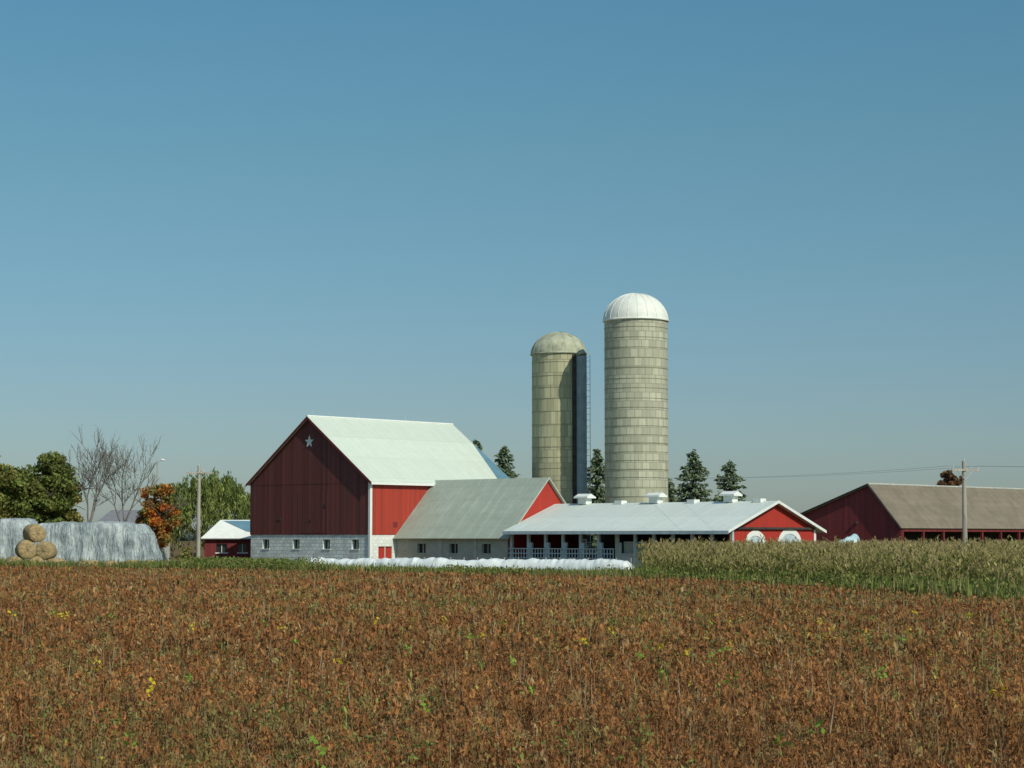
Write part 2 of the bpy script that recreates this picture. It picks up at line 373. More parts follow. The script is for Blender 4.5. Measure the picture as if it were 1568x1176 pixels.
boxes(B,'side_boards',[(.15,LEN-.21,-.06,.1,FZ,EZ-.02),(.15,LEN-.21,WID-.1,WID+.06,FZ,EZ-.02)],RED_S)
sl_=(RZ-EZ)/H_; ov=.45
slab(B,'roof_front',[(-.35,-ov,EZ-ov*sl_+.12),(LEN+.3,-ov,EZ-ov*sl_+.12),(LEN+.3,H_,RZ+.12),(-.35,H_,RZ+.12)],.14,ROOF_M)
slab(B,'roof_rear',[(-.35,WID+ov,EZ-ov*sl_+.12),(-.35,H_+.01,RZ+.12),(LEN+.3,H_+.01,RZ+.12),(LEN+.3,WID+ov,EZ-ov*sl_+.12)],.14,ROOF_M)
zr=lambda y:EZ+y*sl_+.16
slab(B,'roof_blue_triangle',[(LEN-1.9,-ov,zr(-ov)),(LEN+.32,-ov,zr(-ov)),(LEN+.32,5.6,zr(5.6))],.03,ROOF_B)  # thin blue triangle laid over the far corner of the roof
boxes(B,'corner_trim',[(-.1,.18,-.1,-.062,-.05,EZ-.3),(-.1,-.062,-.06,.16,-.05,EZ-.3)],WHITE)
boxes(B,'eave_fascia',[(-.3,LEN+.25,-ov-.05,-ov-.005,EZ-ov*sl_-.17,EZ-ov*sl_+.10)],WHITE)
for sg,nm in((1,'a'),(-1,'b')):
    y0=H_-sg*(H_+ov)
    prism(B,'barge_board_'+nm,[(-.38,y0,EZ-ov*sl_-.15),(-.38,H_,RZ-.17),(-.38,H_,RZ+.10),(-.38,y0,EZ-ov*sl_+.10)],(.025,0,0),RED_D)
tube_obj(B,'ridge_cap',[((-.35,H_,RZ+.13),(LEN+.3,H_,RZ+.13),.1,.1)],WHITE,8)
tube_obj(B,'lightning_rods',[((xx,H_,RZ+.1),(xx,H_,RZ+.85),.025,.01) for xx in (.4,6.5,13,19)],STEEL,5)
st=[]
for i in range(10):
    r=.62 if i%2==0 else .26; a=math.pi/2+i*math.pi/5; st.append((-.12,H_-.1+r*math.cos(a),RZ-2.35+r*math.sin(a)))
prism(B,'star',st,(.05,0,0),WHITE)
# the big doors are the same weathered boards, standing barely proud of the wall
boxes(B,'gable_doors',[(-.075,-.062,5.7,7.75,FZ+.15,7.3),(-.075,-.062,7.82,9.9,FZ+.15,7.3),(-.075,-.062,0.0,WID,EZ-.33,EZ-.29)],RED_G)
boxes(B,'gable_hatch',[(-.11,-.063,5.9,6.2,5.8,6.1),(-.11,-.063,12.4,12.8,4.6,4.8),(-.11,-.063,8,8.25,4.5,4.65)],DARK)
boxes(B,'side_cracks',[(3.0,3.5,-.09,-.063,3.9,4.4)],RED_D0)

Wg=empty('dairy_wing',C0,TH)
wx0,wx1,wxm=3.44,13.7,8.57; wy=-14.36; wez,wrz=3.25,8.33
holed_wall(Wg,'block_wall','x',wx0,wy,0,-.1,wez,[(y,y+1.1,1.5,2.35) for y in (-12.1,-8.0,-3.9)],BLOCK_W,GLASS,CONC,-1)
prism(Wg,'end_gable',[(wx0,wy,-.1),(wx1,wy,-.1),(wx1,wy,wez),(wxm,wy,wrz-.06),(wx0,wy,wez)],(0,.2,0),RED_W)
boxes(Wg,'rear_wall',[(wx1-.2,wx1,wy+.21,-.07,-.1,wez-.02)],BLOCK_W)
ws=(wrz-wez)/(wxm-wx0); o2=.5
slab(Wg,'roof_west',[(wx0-o2,-.08,wez-o2*ws+.1),(wxm,-.08,wrz+.1),(wxm,wy-.3,wrz+.1),(wx0-o2,wy-.3,wez-o2*ws+.1)],.12,ROOF_W)
slab(Wg,'roof_east',[(wx1+o2,-.08,wez-o2*ws+.1),(wxm+.01,-.08,wrz+.1),(wxm+.01,wy-.3,wrz+.1),(wx1+o2,wy-.3,wez-o2*ws+.1)],.12,ROOF_W)
prism(Wg,'barge_trim',[(wxm,wy-.33,wrz+.12),(wx1+o2,wy-.33,wez-o2*ws+.12),(wx1+o2,wy-.33,wez-o2*ws+.0),(wxm,wy-.33,wrz+.0),(wx0-o2,wy-.33,wez-o2*ws+.0),(wx0-o2,wy-.33,wez-o2*ws+.12)],(0,.025,0),CONC)
boxes(Wg,'wall_pilasters',[(wx0-.08,wx0-.002,y,y+.35,-.05,wez-.35) for y in (-6,-10.4)],CONC)

Sh=empty('cattle_shed',C0,TH)
sx0,sx1,sxm=3.44,15.84,9.64; sy0,sy1=-14.42,-38.75; sez,srz=3.72,5.9
ss=(srz-sez)/(sxm-sx0); o3=.95
slab(Sh,'roof_west',[(sx0-o3,sy0,sez-o3*ss+.12),(sxm,sy0,srz+.12),(sxm,sy1-.5,srz+.12),(sx0-o3,sy1-.5,sez-o3*ss+.12)],.16,ROOF_S)
slab(Sh,'roof_east',[(sx1+o3,sy0,sez-o3*ss+.12),(sxm+.01,sy0,srz+.12),(sxm+.01,sy1-.5,srz+.12),(sx1+o3,sy1-.5,sez-o3*ss+.12)],.16,ROOF_S)
boxes(Sh,'eave_fascia',[(sx0-o3-.05,sx0-o3-.004,sy1-.5,sy0,sez-o3*ss-.16,sez-o3*ss+.12)],STEEL)
prism(Sh,'barge_trim',[(sxm,sy1-.54,srz+.16),(sx1+o3,sy1-.54,sez-o3*ss+.16),(sx1+o3,sy1-.54,sez-o3*ss-.08),(sxm,sy1-.54,srz-.08),(sx0-o3,sy1-.54,sez-o3*ss-.08),(sx0-o3,sy1-.54,sez-o3*ss+.16)],(0,.035,0),WHITE)
prism(Sh,'end_gable',[(sx0,sy1,2.55),(sx1,sy1,2.55),(sx1,sy1,sez),(sxm,sy1,srz-.08),(sx0,sy1,sez)],(0,.18,0),RED_W)
boxes(Sh,'end_wall_piers',[(sx0,5.75,sy1,sy1+.18,-.1,2.548),(8.25,10.6,sy1,sy1+.18,-.1,2.548),(13.4,sx1,sy1,sy1+.18,-.1,2.548)],RED_W)
boxes(Sh,'end_corner_trim',[(sx0-.05,sx0+.22,sy1-.05,sy1-.003,-.05,sez-.1),(sx1-.25,sx1+.05,sy1-.05,sy1-.003,-.05,sez-.1)],WHITE)
for nm,xc,r in(('arch_a',6.9,1.5),('arch_b',11.9,1.75)):
    o=[(xc+r*math.cos(a),sy1-.06,2.45+r*.72*math.sin(a)) for a in np.linspace(0,math.pi,17)]
    i_=[(xc+(r-.42)*math.cos(a),sy1-.06,2.35+(r-.42)*.68*math.sin(a)) for a in np.linspace(0,math.pi,17)]
    v=[];f=[]
    for j in range(17): v+=[o[j],i_[j]]
    for j in range(16): f.append((2*j,2*j+2,2*j+3,2*j+1))
    mesh(nm+'_trim',v,f,Sh,WHITE)
    prism(Sh,nm+'_panel',[(xc-r+.38,sy1-.02,0)]+[(p[0],sy1-.02,p[2]) for p in i_[::-1]]+[(xc+r-.38,sy1-.02,0)],(0,.012,0),STEEL)
boxes(Sh,'rear_wall',[(sx1-.15,sx1,sy1+.2,sy0-.02,-.1,sez-.05)],DARK)
boxes(Sh,'partitions',[(sx0+1,sx1-.2,-26.0,-25.85,0,2.6),(sx0+3,sx0+3.15,-24,sy0-.1,0,1.5)],DARK)
boxes(Sh,'floor_slab',[(sx0-.6,sx1-.2,sy1+.2,sy0-.05,-.05,.12)],CONC)
py=[sy0-.25-i*2.02 for i in range(13)]
boxes(Sh,'posts',[(sx0-.1,sx0+.12,y-.13,y+.13,.1,sez-.1) for y in py]+[(sx0-.1,sx0+.12,y-.45,y-.13,.1,2.5) for y in py[1:7]],STEEL)
boxes(Sh,'header_beam',[(sx0-.06,sx0+.1,sy1+.2,sy0,sez-.45,sez-.12)],STEEL)
boxes(Sh,'rear_trusses',[(sx0+.3,sx1-.3,y-.05,y+.05,sez-.1,sez+.08) for y in py],DARK)
L=[]
y=sy0-.2
while y>-26.5:
    L.append((sx0-.16,sx0-.13,y-.045,y+.045,.5,1.95)); y-=.33
for z in (.75,1.1,1.5,1.92): L.append((sx0-.21,sx0-.165,-26.6,sy0,z,z+.08))
boxes(Sh,'feed_rail',L,STEEL)
boxes(Sh,'manger_wall',[(sx0-.45,sx0-.25,-26.6,sy0-.02,-.05,.7),(sx0-.02,sx0+.1,sy1+.2,-26.7,-.05,1.6)],CONC)
boxes(Sh,'end_room',[(sx0-.15,sx0-.02,-27.1,-26.7,-.05,sez-.5),(sx0+.3,sx0+.45,-29.6,-27.3,-.05,2.6)],BLOCK_W)
boxes(Sh,'red_gate',[(sx0+.6,sx0+.7,-22.7,-22.2,.8,2.7)],RED_W)
def vent(y,s,nm):
    z=srz+.05
    boxes(Sh,nm,[(sxm-.42*s,sxm+.42*s,y-.5*s,y+.5*s,z,z+.55*s),(sxm-.65*s,sxm+.65*s,y-.85*s,y+.85*s,z+.56*s,z+.72*s)],WHITE)
    prism(Sh,nm+'_cap',[(sxm-.62*s,y-.8*s,z+.725*s),(sxm+.62*s,y-.8*s,z+.725*s),(sxm,y-.8*s,z+1.0*s)],(0,1.6*s,0),WHITE)
for i,(y,s) in enumerate([(-18.0,1),(-26.2,1),(-34.3,1)]): vent(y,s*.95,'ridge_vent_%d'%(i+1))
for i,y in enumerate((-22.2,-30.3,-37.3)): boxes(Sh,'low_vent_%d'%(i+1),[(sxm-.4,sxm+.4,y-.4,y+.4,srz,srz+.33)],WHITE)

R=empty('red_machinery_barn',(35.3,190,0),TH)
rl,ry,ra,rez,rrz,rlz=44,11.6,3.3,3.9,7.72,4.75
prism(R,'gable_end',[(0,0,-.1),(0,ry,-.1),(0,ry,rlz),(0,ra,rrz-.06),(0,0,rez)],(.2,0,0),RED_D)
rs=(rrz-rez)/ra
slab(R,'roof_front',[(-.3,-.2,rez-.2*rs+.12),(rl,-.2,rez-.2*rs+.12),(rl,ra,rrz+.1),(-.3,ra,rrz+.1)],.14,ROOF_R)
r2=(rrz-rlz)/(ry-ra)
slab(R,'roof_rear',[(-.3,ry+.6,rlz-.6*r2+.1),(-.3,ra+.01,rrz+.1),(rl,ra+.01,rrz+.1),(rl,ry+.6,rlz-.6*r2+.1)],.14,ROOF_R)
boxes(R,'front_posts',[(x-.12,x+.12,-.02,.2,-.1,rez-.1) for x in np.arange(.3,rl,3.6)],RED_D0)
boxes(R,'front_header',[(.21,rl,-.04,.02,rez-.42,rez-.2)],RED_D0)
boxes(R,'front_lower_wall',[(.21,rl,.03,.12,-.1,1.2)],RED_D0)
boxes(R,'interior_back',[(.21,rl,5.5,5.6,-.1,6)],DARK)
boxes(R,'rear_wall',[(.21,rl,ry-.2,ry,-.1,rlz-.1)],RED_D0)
tube_obj(R,'barge_edge',[((-.32,-.2,rez-.2*rs+.08),(-.32,ra,rrz+.1),.07,.07),((-.32,ra,rrz+.1),(-.32,ry+.6,rlz-.6*r2+.08),.07,.07)],DARK,6)
boxes(R,'gable_lamp',[(-.2,-.003,4.6,4.85,4.2,4.4)],DARK)
tube_obj(R,'ridge_cap',[((-.3,ra,rrz+.13),(rl,ra,rrz+.13),.09,.09)],CONC,6)

Q=empty('small_red_shed',(-31.4,214,0),math.radians(8))
holed_wall(Q,'front_wall','y',0,0,5.6,-.1,2.95,[(1.2,2.3,1.4,2.3),(3.4,4.3,1.4,2.3)],RED_D0,GLASS,WHITE,-1)
boxes(Q,'other_walls',[(0,.12,.02,5,-.1,2.9),(5.48,5.6,.02,5,-.1,2.9),(.13,5.47,4.9,5,-.1,2.9)],RED_D0)
slab(Q,'roof_front',[(-.4,-.5,2.85),(6.2,-.5,2.85),(4.6,2.5,4.75),(1.6,2.5,4.75)],.1,WHITE)
slab(Q,'roof_blue_patch',[(1.9,2.3,4.66),(4.7,2.3,4.66),(5.9,.1,3.27),(4.2,.6,3.58)],.02,ROOF_B)
slab(Q,'roof_side_left',[(-.4,-.5,2.84),(1.6,2.5,4.75),(-.4,5.5,2.84)],.1,ROOF_B)
slab(Q,'roof_side_right',[(6.2,-.5,2.84),(4.6,2.5,4.75),(6.2,5.5,2.84)],.1,ROOF_B)
slab(Q,'roof_rear',[(-.4,5.5,2.85),(6.2,5.5,2.85),(4.6,2.52,4.75),(1.6,2.52,4.75)],.1,ROOF_B)

F=empty('farmhouse',(-46.6,232,0),math.radians(-6))
holed_wall(F,'front_wall','y',0,0,7,-.1,4,[(1,2,1.6,3),(4.6,5.6,1.6,3)],CONC,GLASS,WHITE,-1)
boxes(F,'side_walls',[(0,.2,.02,7,-.1,4),(6.8,7,.02,7,-.1,4)],CONC)
GREYR=m_plain('grey_shingles',(.19,.20,.21),.85,.15,3)
slab(F,'roof_front',[(-.4,-.4,3.8),(7.4,-.4,3.8),(5.6,3.5,6.0),(1.2,3.5,6.0)],.15,GREYR)
slab(F,'roof_left',[(-.4,-.4,3.79),(1.2,3.5,6.0),(-.4,7.4,3.79)],.15,GREYR)
slab(F,'roof_right',[(7.4,-.4,3.79),(5.6,3.5,6.0),(7.4,7.4,3.79)],.15,GREYR)
boxes(F,'chimney',[(5.4,6.0,1.6,2.2,4.4,6.0),(5.32,6.08,1.52,2.28,6.0,6.12)],m_plain('chimney_brick',(.42,.18,.09),.9,.2,5))

# ------------------------------------------------------------------ silos
def m_stave(name,c,dark,bw,bh):
    b=NB(name,.9,.15); tc=b.n('ShaderNodeTexCoord')
    br=b.n('ShaderNodeTexBrick'); b.l(tc.outputs['UV'],br.inputs['Vector']); br.inputs['Scale'].default_value=1
    br.inputs['Brick Width'].default_value=bw; br.inputs['Row Height'].default_value=bh; br.inputs['Mortar Size'].default_value=.035
    br.inputs['Color1'].default_value=(*k(c,.80),1); br.inputs['Color2'].default_value=(*k(c,1.22),1); br.inputs['Mortar'].default_value=(*k(c,.60),1); br.inputs['Bias'].default_value=-.2
    f=b.ramp(b.noise(.7,(1,1,.35),6),[(.4,(0,0,0)),(.75,(1,1,1))])
    c2=b.mix(b.math('MULTIPLY',f,.6),br.outputs['Color'],dark)
    f2=b.ramp(b.noise(3.2,(1,1,.05),4),[(.48,(0,0,0)),(.75,(1,1,1))])
    c3=b.mix(b.math('MULTIPLY',f2,.6),c2,k(dark,.8))
    b.bump(br.outputs['Fac'],.02,.4); return b.out(c3)
def silo(name,x,y,r,zb,zt,mat,hoopm,domem,domeseg,hoopsp,seed):
    E=empty(name,(x,y,0)); N=64; v=[];f=[];rings=30
    for j in range(rings+1):
        for i in range(N):
            a=2*math.pi*i/N; v.append((r*math.cos(a),r*math.sin(a),-.1+(zb+.1)*j/rings))
    for j in range(rings):
        for i in range(N): f.append((j*N+i,j*N+(i+1)%N,(j+1)*N+(i+1)%N,(j+1)*N+i))
    o=mesh('stave_wall',v,f,E,mat,True); me=o.data; uv=me.uv_layers.new(name='UVMap')
    for p in me.polygons:
        i=p.index%N
        for li in p.loop_indices:
            vi=me.loops[li].vertex_index; ii=vi%N
            if i==N-1 and ii==0: ii=N
            uv.data[li].uv=(ii/N*2*math.pi*r,me.vertices[vi].co.z)
    v=[];f=[]; z=1.0; rr=random.Random(seed)
    while z<zb-.2:
        b0=len(v); hh=.02 if rr.random()>.2 else .045
        for dz,ro in((-hh,r-.01),(-hh,r+.03),(hh,r+.03),(hh,r-.01)):
            for i in range(N):
                a=2*math.pi*i/N; v.append((ro*math.cos(a),ro*math.sin(a),z+dz))
        for q in range(3):
            for i in range(N): f.append((b0+q*N+i,b0+q*N+(i+1)%N,b0+(q+1)*N+(i+1)%N,b0+(q+1)*N+i))
        z+=hoopsp*(1 if z<zb*.6 else 1.15)*rr.uniform(.9,1.1)
    mesh('hoops',v,f,E,hoopm)
    v=[];f=[];M=domeseg*2;J=9; rd=r+.1
    for j in range(J+1):
        t_=math.pi/2*j/J; q=math.cos(t_)
        for i in range(M):
            a=2*math.pi*i/M; rr_=rd*q*(1+(.006 if i%2==0 else -.006)); v.append((rr_*math.cos(a),rr_*math.sin(a),zb+(zt-zb)*math.sin(t_)))
    for j in range(J):
        for i in range(M): f.append((j*M+i,j*M+(i+1)%M,(j+1)*M+(i+1)%M,(j+1)*M+i))
    mesh('dome',v,f,E,domem,True)
    segs=[]
    for i in range(0,M,2):
        a=2*math.pi*i/M
        for j in range(J):
            P=[(rd*1.008*math.cos(t)*math.cos(a),rd*1.008*math.cos(t)*math.sin(a),zb+(zt-zb)*1.006*math.sin(t)) for t in(math.pi/2*j/J,math.pi/2*(j+1)/J)]
            segs.append((P[0],P[1],.025,.025))
    tube_obj(E,'dome_ribs',segs,domem,4)
    segs=[]
    for i in range(N):
        a=2*math.pi*i/N;b_=2*math.pi*(i+1)/N; segs.append(((rd*math.cos(a),rd*math.sin(a),zb),(rd*math.cos(b_),rd*math.sin(b_),zb),.1,.1))
    tube_obj(E,'dome_rim',segs,domem,5)
    return E
ST1=m_stave('stave_concrete',(.51,.51,.37),(.34,.35,.24),.75,.85)
ST2=m_stave('stave_concrete_old',(.47,.46,.29),(.29,.29,.17),.7,1.3)
HO=m_plain('weathered_hoops',(.25,.24,.16),.8,.3,2)
DM1=m_plain('white_dome_metal',(.74,.76,.66),.5,.07,1.2)
DM2=m_plain('weathered_dome_metal',(.38,.40,.28),.7,.35,1.6)
A1=silo('tall_silo',12.2,205,3.1,24.2,26.95,ST1,HO,DM1,20,.86,1)
A2=silo('short_silo',4.75,212,2.72,21.5,23.8,ST2,HO,DM2,14,1.1,2)
def chute(E,ang,r,rad,z1,mat):
    cx,cy=r*math.cos(ang),r*math.sin(ang)
    tube_obj(E,'unloading_chute',[((cx,cy,0),(cx,cy,z1),rad,rad)],mat,14)
    tube_obj(E,'chute_bands',[((cx,cy,z),(cx,cy,z+.08),rad+.03,rad+.03) for z in np.arange(1.5,z1,2.2)],mat,14)
    tube_obj(E,'chute_cap',[((cx,cy,z1),(cx*.75,cy*.75,z1+1.3),rad+.06,rad*.6)],DM2,14)
CH=m_plain('chute_metal',(.27,.34,.35),.7,.15,1.5)
chute(A2,math.radians(-38),2.78,.60,21.2,CH)
a=math.radians(-58); n_=12
v=[];f=[]
for i in range(n_+1):
    t_=a+i*.016-.07
    for z in (0,21.3): v.append(((2.72+.05)*math.cos(t_),(2.72+.05)*math.sin(t_),z))
for i in range(n_): f.append((2*i,2*i+2,2*i+3,2*i+1))
mesh('chute_stain',v,f,A2,DARK)  # dark strip over the staves, standing for the stain beside the chute
def ladder(E,ang,r,z0,z1,wd=.45):
    c=Vector((r*math.cos(ang),r*math.sin(ang),0)); s=Vector((wd/2,0,0))
    sg=[(c+s+Vector((0,0,z0)),c+s+Vector((0,0,z1)),.03,.03),(c-s+Vector((0,0,z0)),c-s+Vector((0,0,z1)),.03,.03)]
    z=z0
    while z<z1: sg.append((c+s+Vector((0,0,z)),c-s+Vector((0,0,z)),.02,.02)); z+=.6
    z=z0+1
    while z<z1: sg.append((c+Vector((0,0,z)),c*(2.72/r)+Vector((0,0,z)),.03,.03)); z+=2.4
    tube_obj(E,'ladder',sg,STEEL,5)
ladder(A2,math.radians(-8),2.98,1,21.8)

# ------------------------------------------------------------------ trees
def grow(p,d,L,r,lev,maxl,segs,tips,kids=3,spread=.55,up=.12,shrink=.72,sub=3):
    q=Vector(p); dd=Vector(d).normalized()
    for s in range(sub):
        dd=(dd+Vector((random.gauss(0,.10),random.gauss(0,.10),random.gauss(0,.06)+up*.4))).normalized()
        n_=q+dd*L/sub; r1=r*(1-.13)
        segs.append((q.copy(),n_.copy(),r,r1)); q=n_; r=r1
        if lev>0 and s<sub-1 and lev<=maxl-1 and random.random()<.6:
            side=(dd+Vector((random.gauss(0,.7),random.gauss(0,.7),random.gauss(.1,.3)))).normalized()
            grow(q,side,L*shrink*.8,r*.5,lev+1,maxl,segs,tips,kids,spread,up,shrink,sub)
    if lev>=maxl: tips.append(q.copy()); return
    for i in range(kids):
        a=2*math.pi*(i+random.random()*.6)/kids; o=dd.orthogonal().normalized(); o2=dd.cross(o)
        nd=(dd+(o*math.cos(a)+o2*math.sin(a))*spread*random.uniform(.7,1.5)+Vector((0,0,up))).normalized()
        grow(q,nd,L*shrink*random.uniform(.8,1.15),r*.66,lev+1,maxl,segs,tips,kids,spread,up,shrink,sub)
def fit_h(segs,h):
    zs=max(s[1].z for s in segs); f=h/zs
    return [(a*f,b*f,r0,r1) for a,b,r0,r1 in segs],f
def bare_tree(x,y,h,seed,wx=1.0):
    random.seed(seed); segs=[];tips=[]
    grow((0,0,0),(0,0,1),h*.2,.26,0,4,segs,tips,kids=3,spread=.46,up=.16,shrink=.76,sub=3)
    segs,_=fit_h(segs,h); segs=[(Vector((a.x*wx,a.y*wx,a.z)),Vector((b.x*wx,b.y*wx,b.z)),max(r0,.026),max(r1,.026)) for a,b,r0,r1 in segs if not(a.z<h*.12 and (abs(a.x)+abs(a.y))>1)]
    E=empty('bare_tree',(x,y,0)); tube_obj(E,'trunk_and_branches',segs,BARKG,5)
    ends=[s[1] for s in segs if s[3]<.05]; n=int(len(ends)*1.5)
    P=np.array([ends[i%len(ends)] for i in range(n)]); U=rand_unit(n)*.30; U[:,2]=np.abs(U[:,2])
    V=np.cross(U,rand_unit(n)); V=V/(np.linalg.norm(V,axis=1)[:,None]+1e-6)*.012
    quad_cloud('twigs',P+U,U,V,np.tile((.22,.20,.15),(n,1)),LEAF,E)
def leafy(name,x,y,h,rx,rz,zc,pal,seed,nleaf=9000,ls=.2,ry=None,trunk=.28,nclump=70,csz=1.0):
    random.seed(seed); ry=ry or rx; E=empty(name,(x,y,0)); segs=[];tips=[]
    grow((0,0,0),(0,0,1),h*.26,trunk,0,3,segs,tips,kids=4,spread=.7,up=.1,shrink=.7,sub=2)
    segs,_=fit_h(segs,h*.85); tube_obj(E,'trunk_and_limbs',segs,BARK,6)
    d=rand_unit(nclump); rr=rng.uniform(.15,1.0,nclump)**.5
    cc=d*rr[:,None]*np.array([rx,ry,rz])*.88+np.array([0,0,zc])+rng.normal(0,.25,(nclump,3))
    cr=rng.uniform(.13,.27,nclump)*min(rx,rz)*1.4*csz
    pi=rng.integers(0,nclump,nleaf); dd=rand_unit(nleaf)*(rng.random(nleaf)**.45)[:,None]
    C=cc[pi]+dd*cr[pi][:,None]*np.array([1.15,1.15,.8]); ok=C[:,2]>.2; C=C[ok]; pi=pi[ok]
    n=len(C); s=ls*rng.uniform(.6,1.4,n); U,V=rand_uv(n,s,s*.65)
    pal=np.array(pal); base=pal[rng.integers(0,len(pal),nclump)]
    col_=base[pi]*rng.uniform(.6,1.4,(n,1))*(rng.uniform(.75,1.25,nclump)[pi])[:,None]
    quad_cloud('leaves',C,U,V,col_,LEAF,E)
def spruce(x,y,h,r,seed):
    random.seed(seed); E=empty('spruce_tree',(x,y,0)); segs=[((0,0,0),(0,0,h),.28,.03)]
    Cs=[];Us=[];Vs=[];Cl=[]
    z=.8
    while z<h-.15:
        t_=1-z/h; R_=r*(t_**.8)*random.uniform(.65,1.15)+.15; nb=random.randint(5,8); a0=random.random()*6
        for i in range(nb):
            a=a0+2*math.pi*i/nb+random.gauss(0,.15); L=R_*random.uniform(.6,1.2); dr=.28 if z<h*.7 else -.1
            p0=Vector((0,0,z)); p1=Vector((math.cos(a)*L*.6,math.sin(a)*L*.6,z-dr*L*.5)); p2=Vector((math.cos(a)*L,math.sin(a)*L,z-dr*L*.45+.08*L))
            segs+= [(p0,p1,.05*t_+.02,.03*t_+.012),(p1,p2,.03*t_+.012,.01)]
            m=max(6,int(16*L)); tt=rng.uniform(.12,1,m)
            P=np.outer(1-tt,p0)+np.outer(tt,np.array(p2)); P[:,2]-=np.sin(tt*3.14)*dr*L*.2
            wdt=.40*(1-tt*.6)*min(1,L)
            tang=np.array([-math.sin(a),math.cos(a),0]); P+=tang[None,:]*(rng.uniform(-1,1,m)*wdt)[:,None]
            P[:,2]+=rng.normal(-.08,.10,m)
            U=np.tile(np.array([math.cos(a),math.sin(a),-.35]),(m,1))+rng.normal(0,.45,(m,3)); U*=.28/np.linalg.norm(U,axis=1)[:,None]
            V=np.cross(U,rand_unit(m)); V*=.11/(np.linalg.norm(V,axis=1)[:,None]+1e-6)
            Cs.append(P);Us.append(U);Vs.append(V)
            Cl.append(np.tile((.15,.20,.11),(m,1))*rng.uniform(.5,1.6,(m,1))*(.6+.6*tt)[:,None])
        z+=random.uniform(.28,.46)
    tube_obj(E,'trunk_and_branches',segs,BARK,5)
    quad_cloud('needles',np.concatenate(Cs),np.concatenate(Us),np.concatenate(Vs),np.concatenate(Cl),NEED,E)
GRN=[(.20,.24,.06),(.24,.26,.07),(.16,.20,.055),(.27,.25,.07)]
leafy('maple_tree',-51.6,210,12.3,3.7,5.4,6.6,GRN,3,24000,.18,nclump=120)
leafy('maple_tree',-46.9,213,11.9,3.3,5.1,6.6,GRN,4,22000,.18,nclump=110)
leafy('maple_tree',-55.5,206,12.2,3.4,5,6.6,[(.28,.24,.08),(.22,.21,.07)],5,15000,.18,nclump=90)
leafy('autumn_maple_tree',-34.9,206,9.2,2.3,4.0,4.9,[(.52,.19,.035),(.36,.19,.05),(.20,.21,.06),(.48,.15,.035),(.24,.22,.06)],6,8000,.15,nclump=80,trunk=.14,csz=.85)
leafy('autumn_tree',55,262,11.2,1.9,1.7,9.6,[(.26,.14,.07),(.20,.13,.07)],8,2500,.18,nclump=26,trunk=.2)
leafy('shrub',-29.2,188,2.3,1.5,1.0,1.2,[(.38,.32,.09),(.28,.26,.08)],9,2500,.1,nclump=20,trunk=.06)
bare_tree(-43.0,212,14.2,21,.95); bare_tree(-38.9,214,13.4,33,.9)
def willow(x,y,h,seed):
    random.seed(seed); E=empty('willow_tree',(x,y,0)); segs=[];tips=[]
    grow((0,0,0),(0,0,1),h*.25,.45,0,3,segs,tips,kids=4,spread=.8,up=.1,shrink=.72,sub=2); segs,_=fit_h(segs,h*.85)
    tube_obj(E,'trunk_and_limbs',segs,BARK,6)
    ns=560; th=rng.uniform(0,2*math.pi,ns); r_=np.sqrt(rng.random(ns))*5.6
    top=h*.97*np.sqrt(np.clip(1-(r_/6.6)**2,0,1))+.55*np.sin(th*5+r_)+rng.normal(0,.3,ns)
    Ls=rng.uniform(1.0,4.6,ns)*(.5+.5*r_/5.2); m=28; pi=np.repeat(np.arange(ns),m); N=len(pi); tt=rng.random(N)
    C=np.stack([r_[pi]*np.cos(th[pi])*(1+.08*tt)+rng.normal(0,.14,N),r_[pi]*np.sin(th[pi])*(1+.08*tt)+rng.normal(0,.14,N),top[pi]-tt*Ls[pi]],1)
    ok=C[:,2]>.4; C=C[ok];pi=pi[ok];N=len(C)
    U=np.stack([rng.normal(0,.08,N),rng.normal(0,.08,N),np.full(N,.22)],1); V=np.zeros((N,3));an=rng.uniform(0,3.14,N);V[:,0]=np.cos(an)*.065;V[:,1]=np.sin(an)*.065
    pc=np.array([(.22,.28,.07),(.16,.21,.06),(.28,.32,.09)])[rng.integers(0,3,ns)]*rng.uniform(.6,1.3,(ns,1))
    quad_cloud('leaves',C,U,V,pc[pi]*rng.uniform(.7,1.3,(N,1)),LEAF,E)
willow(-32.6,226,9.8,5)
spruce(-.9,240,13.4,5.2,1); spruce(-4.2,243,14.3,5.2,2); spruce(9.3,228,12.6,4.4,3)
spruce(20.8,240,13.1,5.6,4); spruce(25.2,242,12.0,5.4,5); spruce(17.6,238,10.0,4.0,6)
n=9000; X=rng.uniform(-900,900,n); hh=5+2.5*np.sin(X*.013)+1.5*np.sin(X*.05+1)
C=np.stack([X,1500+rng.normal(0,8,n),rng.random(n)*hh],1); U,V=rand_uv(n,2.2,1.6)
quad_cloud('distant_treeline',C,U,V,np.tile((.14,.17,.14),(n,1))*rng.uniform(.7,1.2,(n,1)),LEAF)

# ------------------------------------------------------------------ poles and wires
def pole(name,x,y,h,rz,arm=True):
    E=empty(name,(x,y,0),rz)
    tube_obj(E,'shaft',[((0,0,-.2),(0,0,h),.18 if arm else .09,.12 if arm else .06)],WOOD,10)
    if arm:
        boxes(E,'crossarm',[(-1.05,1.05,-.17,-.115,h-.62,h-.50)],WOOD)
        tube_obj(E,'insulators',[((xx,-.14,h-.5),(xx,-.14,h-.28),.045,.03) for xx in(-.95,-.35,.35,.95)]+[((0,0,h),(0,0,h+.2),.05,.03)],STEEL,6)
        tube_obj(E,'braces',[((-.6,-.14,h-.6),(0,-.12,h-1.2),.02,.02),((.6,-.14,h-.6),(0,-.12,h-1.2),.02,.02)],STEEL,5)
    return E
pole('utility_pole',-24.7,165,8.6,.15); pole('utility_pole',28.1,130,7.7,.45)
E=pole('yard_lamp_pole',-40.2,237,11.6,0,False)
